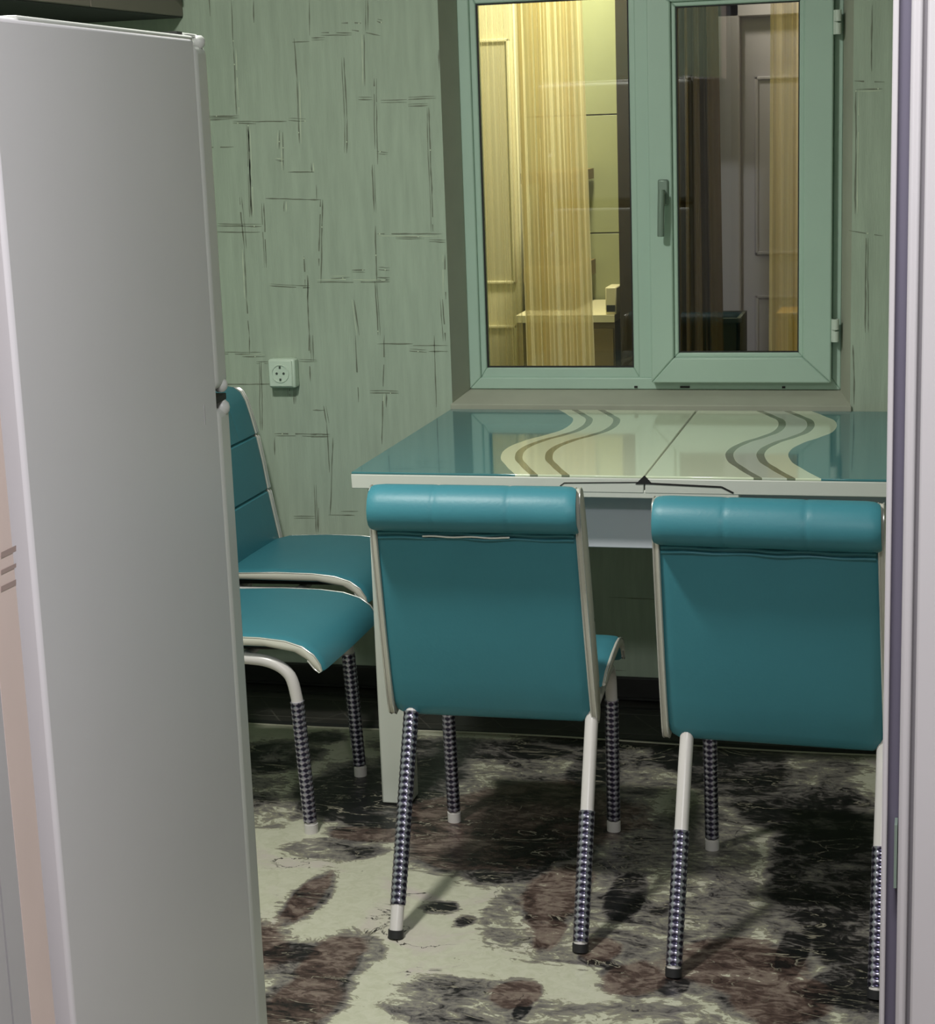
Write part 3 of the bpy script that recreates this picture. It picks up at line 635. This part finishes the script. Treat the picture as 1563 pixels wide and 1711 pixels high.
# ================================================================ TABLE
TX0, TXM, TX1, TY0, TY1, TZ = -1.209, -0.581, 0.047, 3.622, 4.450, 0.76
TB = tag(empty('dining_table', (0, 0, 0)), 'white extendable table with printed teal and cream glass top below the window', 'table')
for (a, b) in ((TX0, TXM - .0012), (TXM + .0012, TX1)):
    lf = bx('tabletop_leaf', (a, TY0, TZ - .036), (b, TY1, TZ - .005), M_WHITE, TB, bevel=.002)
    bx('glass_panel', (a + .001, TY0 + .001, TZ - .005), (b - .001, TY1 - .001, TZ), M_TOP, lf, bevel=.0012)
# dark line in the middle of the front edge with its V notch, and the lower lip of the extension
def fp(px, py): q = at(px, py, Y=TY0 - .0012); return q
def ribbon(pts, th):
    g = G(); P = [Vector((q.x, 0, q.z)) for q in pts]
    for i in range(len(P) - 1):
        a, b = P[i], P[i + 1]; t = (b - a).normalized(); n = Vector((-t.z, 0, t.x)) * th / 2
        y0, y1 = TY0 - .0012, TY0 + .002
        c4 = [a - n, b - n, b + n, a + n]
        g.hexa([(q.x, y0, q.z) for q in c4] + [(q.x, y1, q.z) for q in c4])
    return g
ribbon([fp(936, 812), fp(943, 807), fp(1066, 806)], .0018).build('grip_line', M_SEAL, TB)
ribbon([fp(1086, 808), fp(1206, 814), fp(1226, 824)], .0036).build('grip_line', M_SEAL, TB)
g = G(); a, b, c_ = fp(1062, 809), fp(1091, 809), fp(1077, 795)
g.hexa([(a.x, TY0 - .0016, a.z), (b.x, TY0 - .0016, b.z), (c_.x + .0005, TY0 - .0016, c_.z), (c_.x - .0005, TY0 - .0016, c_.z), (a.x, TY0 + .002, a.z), (b.x, TY0 + .002, b.z), (c_.x + .0005, TY0 + .002, c_.z), (c_.x - .0005, TY0 + .002, c_.z)])
g.build('notch', M_SEAL, TB)
a = fp(925, 812); b = fp(1235, 826)
bx('grip_rail', (a.x, TY0 + .001, TZ - .047), (b.x, TY0 + .05, TZ - .030), M_WHITE, TB, bevel=.002)
# apron and legs
ap = [((TX0 + .10, TY0 + .075, .590), (TX1 - .10, TY0 + .093, TZ - .036)), ((TX0 + .10, TY1 - .093, .590), (TX1 - .10, TY1 - .075, TZ - .036)),
      ((TX0 + .045, TY0 + .10, .590), (TX0 + .063, TY1 - .10, TZ - .036)), ((TX1 - .063, TY0 + .10, .590), (TX1 - .045, TY1 - .10, TZ - .036))]
for a, b in ap: bx('apron', a, b, mat('apron_grey', lin(200, 203, 210), 0.4) if a is ap[0][0] else M_WHITE, TB, bevel=.002)
for x in (TX0 + .025, TX1 - .10):
    for y in (TY0 + .03, TY1 - .105):
        bx('leg', (x, y, .004), (x + .066, y + .066, TZ - .036), M_WHITE, TB, bevel=.004)

# ================================================================ CHAIRS
BACKP = [(-.046, .372), (-.038, .40), (-.036, .43), (-.047, .49), (-.058, .551), (-.0655, .556), (-.0600, .561), (-.070, .63), (-.082, .695), (-.0895, .700), (-.0840, .705), (-.096, .755), (-.106, .790),
         (-.118, .813), (-.136, .826), (-.158, .829), (-.180, .822), (-.195, .808), (-.203, .790), (-.203, .772), (-.195, .757), (-.182, .748), (-.168, .744), (-.1575, .740),
         (-.152, .69), (-.139, .61), (-.124, .52), (-.108, .44), (-.096, .385), (-.088, .366), (-.072, .358), (-.056, .361)]
SEATP = [(-.045, .414), (0, .425), (.10, .428), (.19, .426), (.245, .420), (.283, .408), (.308, .390), (.322, .368), (.325, .352), (.315, .345), (.302, .354), (.288, .372), (.262, .388), (.20, .399), (0, .402), (-.045, .400)]
SEATP = [(y, z + .016) for y, z in SEATP]
def inset(P, d, which=None):
    n = len(P); out = []
    A = sum(P[i][0] * P[(i + 1) % n][1] - P[(i + 1) % n][0] * P[i][1] for i in range(n)); sg = 1 if A > 0 else -1
    for i in range(n):
        a, b = P[i - 1], P[(i + 1) % n]; tx, tz = b[0] - a[0], b[1] - a[1]; L = math.hypot(tx, tz) or 1
        dd = d if which is None or which(P[i]) else 0
        out.append((P[i][0] - sg * tz / L * dd, P[i][1] + sg * tx / L * dd))
    return out
def sect(P, x, d=0, which=None): return [(x, y, z) for y, z in inset(P, d, which)]
def lerp_path(pts, n=6):
    """Catmull-Rom through points"""
    P = [Vector(p) for p in pts]; out = []
    for i in range(len(P) - 1):
        p0, p1, p2, p3 = P[max(i - 1, 0)], P[i], P[i + 1], P[min(i + 2, len(P) - 1)]
        for k in range(n):
            t = k / n; out.append(0.5 * ((2 * p1) + (p2 - p0) * t + (2 * p0 - 5 * p1 + 4 * p2 - p3) * t * t + (3 * p1 - p0 - 3 * p2 + p3) * t ** 3))
    out.append(P[-1]); return out
W = .193
SIDEP = BACKP[:14] + [(-.128, .820), (-.143, .822), (-.157, .812), (-.163, .79), (-.161, .76)] + BACKP[24:]
def relief_tube(name, a, b, r, parent, nz=1.0):
    a, b = Vector(a), Vector(b); L = (b - a).length; n = 24; rows = max(20, int(L / .0022)); g = G()
    per = .024; vals = []
    def h(i, k):
        z = i / rows * L; th = 2 * math.pi * k / n
        q = math.cos(3 * th + 2 * math.pi * z / per) * math.cos(3 * th - 2 * math.pi * z / per)
        return q
    g.tube([a.lerp(b, i / rows) for i in range(rows + 1)], r, n=n, rfun=lambda i, k: r + .0011 * h(i, k))
    o = g.build(name, M_SLEEVE, parent, smooth=True)
    at_ = o.data.attributes.new('relief', 'FLOAT', 'POINT')
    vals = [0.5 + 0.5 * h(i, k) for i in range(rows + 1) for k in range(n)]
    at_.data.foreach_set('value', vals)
    return o
FEET = {}
def make_chair():
    root = empty('dining_chair')
    roll = lambda p: p[1] > .742
    # upholstered seat and back
    xs = [(-W, .005), (-W + .006, .001), (-W + .02, 0), (0, -.002), (W - .02, 0), (W - .006, .001), (W, .005)]
    G().loft([sect(SEATP, x, d) for x, d in xs]).build('seat', M_TEAL, root, smooth=True)
    st_ = [-W, -W + .006, -W + .02]
    for s in (-1, 1):
        c = s * W * .36; st_ += [c - .012, c - .004, c, c + .004, c + .012]
    st_ += [-.02, .02, W - .02, W - .006, W]; st_.sort(); secs = []
    for x in st_:
        e = W - abs(x); d = .004 if e < .001 else (.001 if e < .008 else 0)
        seam = min(abs(x - s * W * .36) for s in (-1, 1))
        P = inset(BACKP, d) if d else BACKP
        if seam < .001: P = inset(P, .0013, roll)
        elif seam < .005: P = inset(P, .0003, roll)
        up = .014 * max(0, 1 - e / .018) ** 2
        secs.append([(x * (1 + .035 * min(1, max(0, (z - .735) / .01)) * min(1, max(0, (-.150 - y) / .01))), y, z + (up if z < .40 else 0)) for y, z in P])
    bk = G().loft(secs).build('backrest', M_TEAL, root, smooth=True)
    # loose flap under the head roll with its seam
    g = G(); n = 20
    for zz, yy, rr in ((.7395, -.1620, .0030), (.7300, -.1600, .0022)):
        g.tube([(-W + .004 + (2 * W - .008) * i / n, yy - .002 * math.sin(i * .7), zz + .0012 * math.sin(i * 1.1 + zz * 50)) for i in range(n + 1)], rr, n=8)
    g.build('flap_seam', M_TEAL, bk, smooth=True)
    # cream side panels and silver piping
    for s in (-1, 1):
        for nm, P, w2 in (('seat_side', inset(SEATP, .0055), .007), ('backrest_side', SIDEP, .0125)):
            o_ = G().loft([sect(P, s * (W - .001), -.0002 if nm == 'seat_side' else .0), sect(P, s * (W + .002), -.001), sect(P, s * (W + w2 - .003), -.0005), sect(P, s * (W + w2), .003)]).build(nm, M_CREAM, root, smooth=True)
            for xx in (W + .001, W + w2 - .002):
                pts = sect(P, s * xx, -.0012)
                if nm == 'seat_side': pts = pts[:12] if xx > W + .003 else pts[9:11]
                else: pts = pts[1:]
                G().tube(pts, .0016, n=6).build('piping', M_PIPE, o_, smooth=True)
    # legs: white tube, patterned chrome sleeve, foot
    for s in (-1, 1):
        X = .176 * s; F_ = (.174 * s, .270, .0045)
        knee = (X, .2555, .300)
        path = lerp_path([(X, -.07, .386), (X, .05, .386), (X, .15, .386), (X, .207, .377), (X, .243, .350), knee], 5) + [Vector(F_)]
        lg = G().tube(path, .0125, n=14).build('leg', M_TUBE, root, smooth=True)
        a = Vector(knee).lerp(Vector(F_), .02); b = Vector(knee).lerp(Vector(F_), .93)
        relief_tube('leg_sleeve', a, b, .0140, lg)
        G().tube([Vector(F_) + Vector((0, 0, -.0045 + .0)), Vector(F_) + Vector((0, 0, .016))], .0148, n=14).build('foot_cap', M_TUBE, lg, smooth=True)
        R_ = Vector((.174 * s, -.305, .0045)); top = Vector((X, -.075, .385)); mid = Vector((X, -.112, .325))
        path = lerp_path([top, (X, -.088, .36), mid], 4) + [mid.lerp(R_, .25), mid.lerp(R_, .6), R_]
        lg = G().tube(path, .0128, n=14).build('leg', M_TUBE, root, smooth=True)
        FEET[s] = (mid, R_)
        a = mid.lerp(R_, .33); b = mid.lerp(R_, .965)
        relief_tube('leg_sleeve', a, b, .0142, lg)
        G().tube([R_ + Vector((0, 0, -.0045)), R_ + Vector((0, .004, .010))], .0150, n=14).build('foot_cap', M_CAPD, lg, smooth=True)
    G().box((-.150, -.03, .398), (.150, .24, .418)).build('seat_base', M_SEAL, root, bevel=.003)
    G().tube([(-.176, -.02, .386), (.176, -.02, .386)], .010, n=10).build('seat_rail', M_TUBE, root, smooth=True)
    G().tube([(-.176, .14, .386), (.176, .14, .386)], .010, n=10).build('seat_rail', M_TUBE, root, smooth=True)
    for o_ in [root] + list(root.children_recursive):
        if o_.type == 'MESH' and o_.name.split('.')[0] in ('backrest', 'backrest_side', 'flap_seam') or (o_.type == 'MESH' and o_.name.startswith('piping') and o_.parent.name.startswith('backrest')):
            for v in o_.data.vertices:
                t = max(0, (v.co.z - .36) / .46); v.co.x -= .016 if v.co.y < -.02 or v.co.z > .46 else 0; v.co.x = v.co.x * (1 - .03 * t) - .010 * t
    for o_ in root.children_recursive:
        if o_.type == 'MESH':
            for v in o_.data.vertices: v.co.x -= .055 * (v.co.y + .305)
    return root
def dup(root):
    r = root.copy(); COL.objects.link(r)
    for ch in root.children:
        c = ch.copy(); COL.objects.link(c); c.parent = r
        for g2 in ch.children:
            d = g2.copy(); COL.objects.link(d); d.parent = c
    return r
proto = make_chair()
GRP = 'teal dining chairs around the table'
yaw = 0.012
spots = [((-.790, 3.313), yaw, 'teal dining chair in the middle of photo with one sleeve slipped up its rear leg'),
         ((-.244, 3.240), -.052, 'teal dining chair seen from behind right beside the door frame'),
         ((-1.556, 3.610), -math.pi / 2, 'teal dining chair with only its seat and legs showing beside the fridge'),
         ((-1.625, 4.145), -math.pi / 2, 'teal dining chair against window wall, backrest front showing under the socket')]
chairs = []
for i, ((x, y), a, lab) in enumerate(spots):
    c = proto if i == 0 else dup(proto)
    c.location = (x, y, .003 if i < 3 else .003); c.rotation_euler = (0, 0, a); tag(c, lab, 'chair', GRP); chairs.append(c)
fl = [k for k in chairs[0].children if k.name.startswith('backrest')][0]
def shx(x, y, z): t = (z - .36) / .46; return (x * (1 - .03 * t) - .010 * t - .016 - .055 * (y + .305), y, z)
tag(G().tube([shx(-.10 + .012 * i, -.1655, .7345 + .0009 * math.sin(i)) for i in range(15)], .0019, n=8).build('piping', M_PIPE, fl, smooth=True), 'silver piping showing in the gap under the head roll')
# chair in the middle: the sleeve on the left rear leg has slipped up and bares the white foot
def bare(c):
    for lg in c.children:
        if lg.name.startswith('leg') and lg.type == 'MESH':
            for ch in lg.children:
                if ch.name.startswith('leg_sleeve'):
                    co = ch.data.vertices[0].co; ce = ch.data.vertices[len(ch.data.vertices) - 1].co
                    if co.x < 0 and ce.y < -.2: return ch
sl = bare(chairs[0]); mid, R_ = FEET[-1]; lg = sl.parent
bpy.data.objects.remove(sl)
sv = relief_tube('leg_sleeve', mid.lerp(R_, -.13), mid.lerp(R_, .85), .0146, lg)
for v in sv.data.vertices: v.co.x -= .055 * (v.co.y + .305)
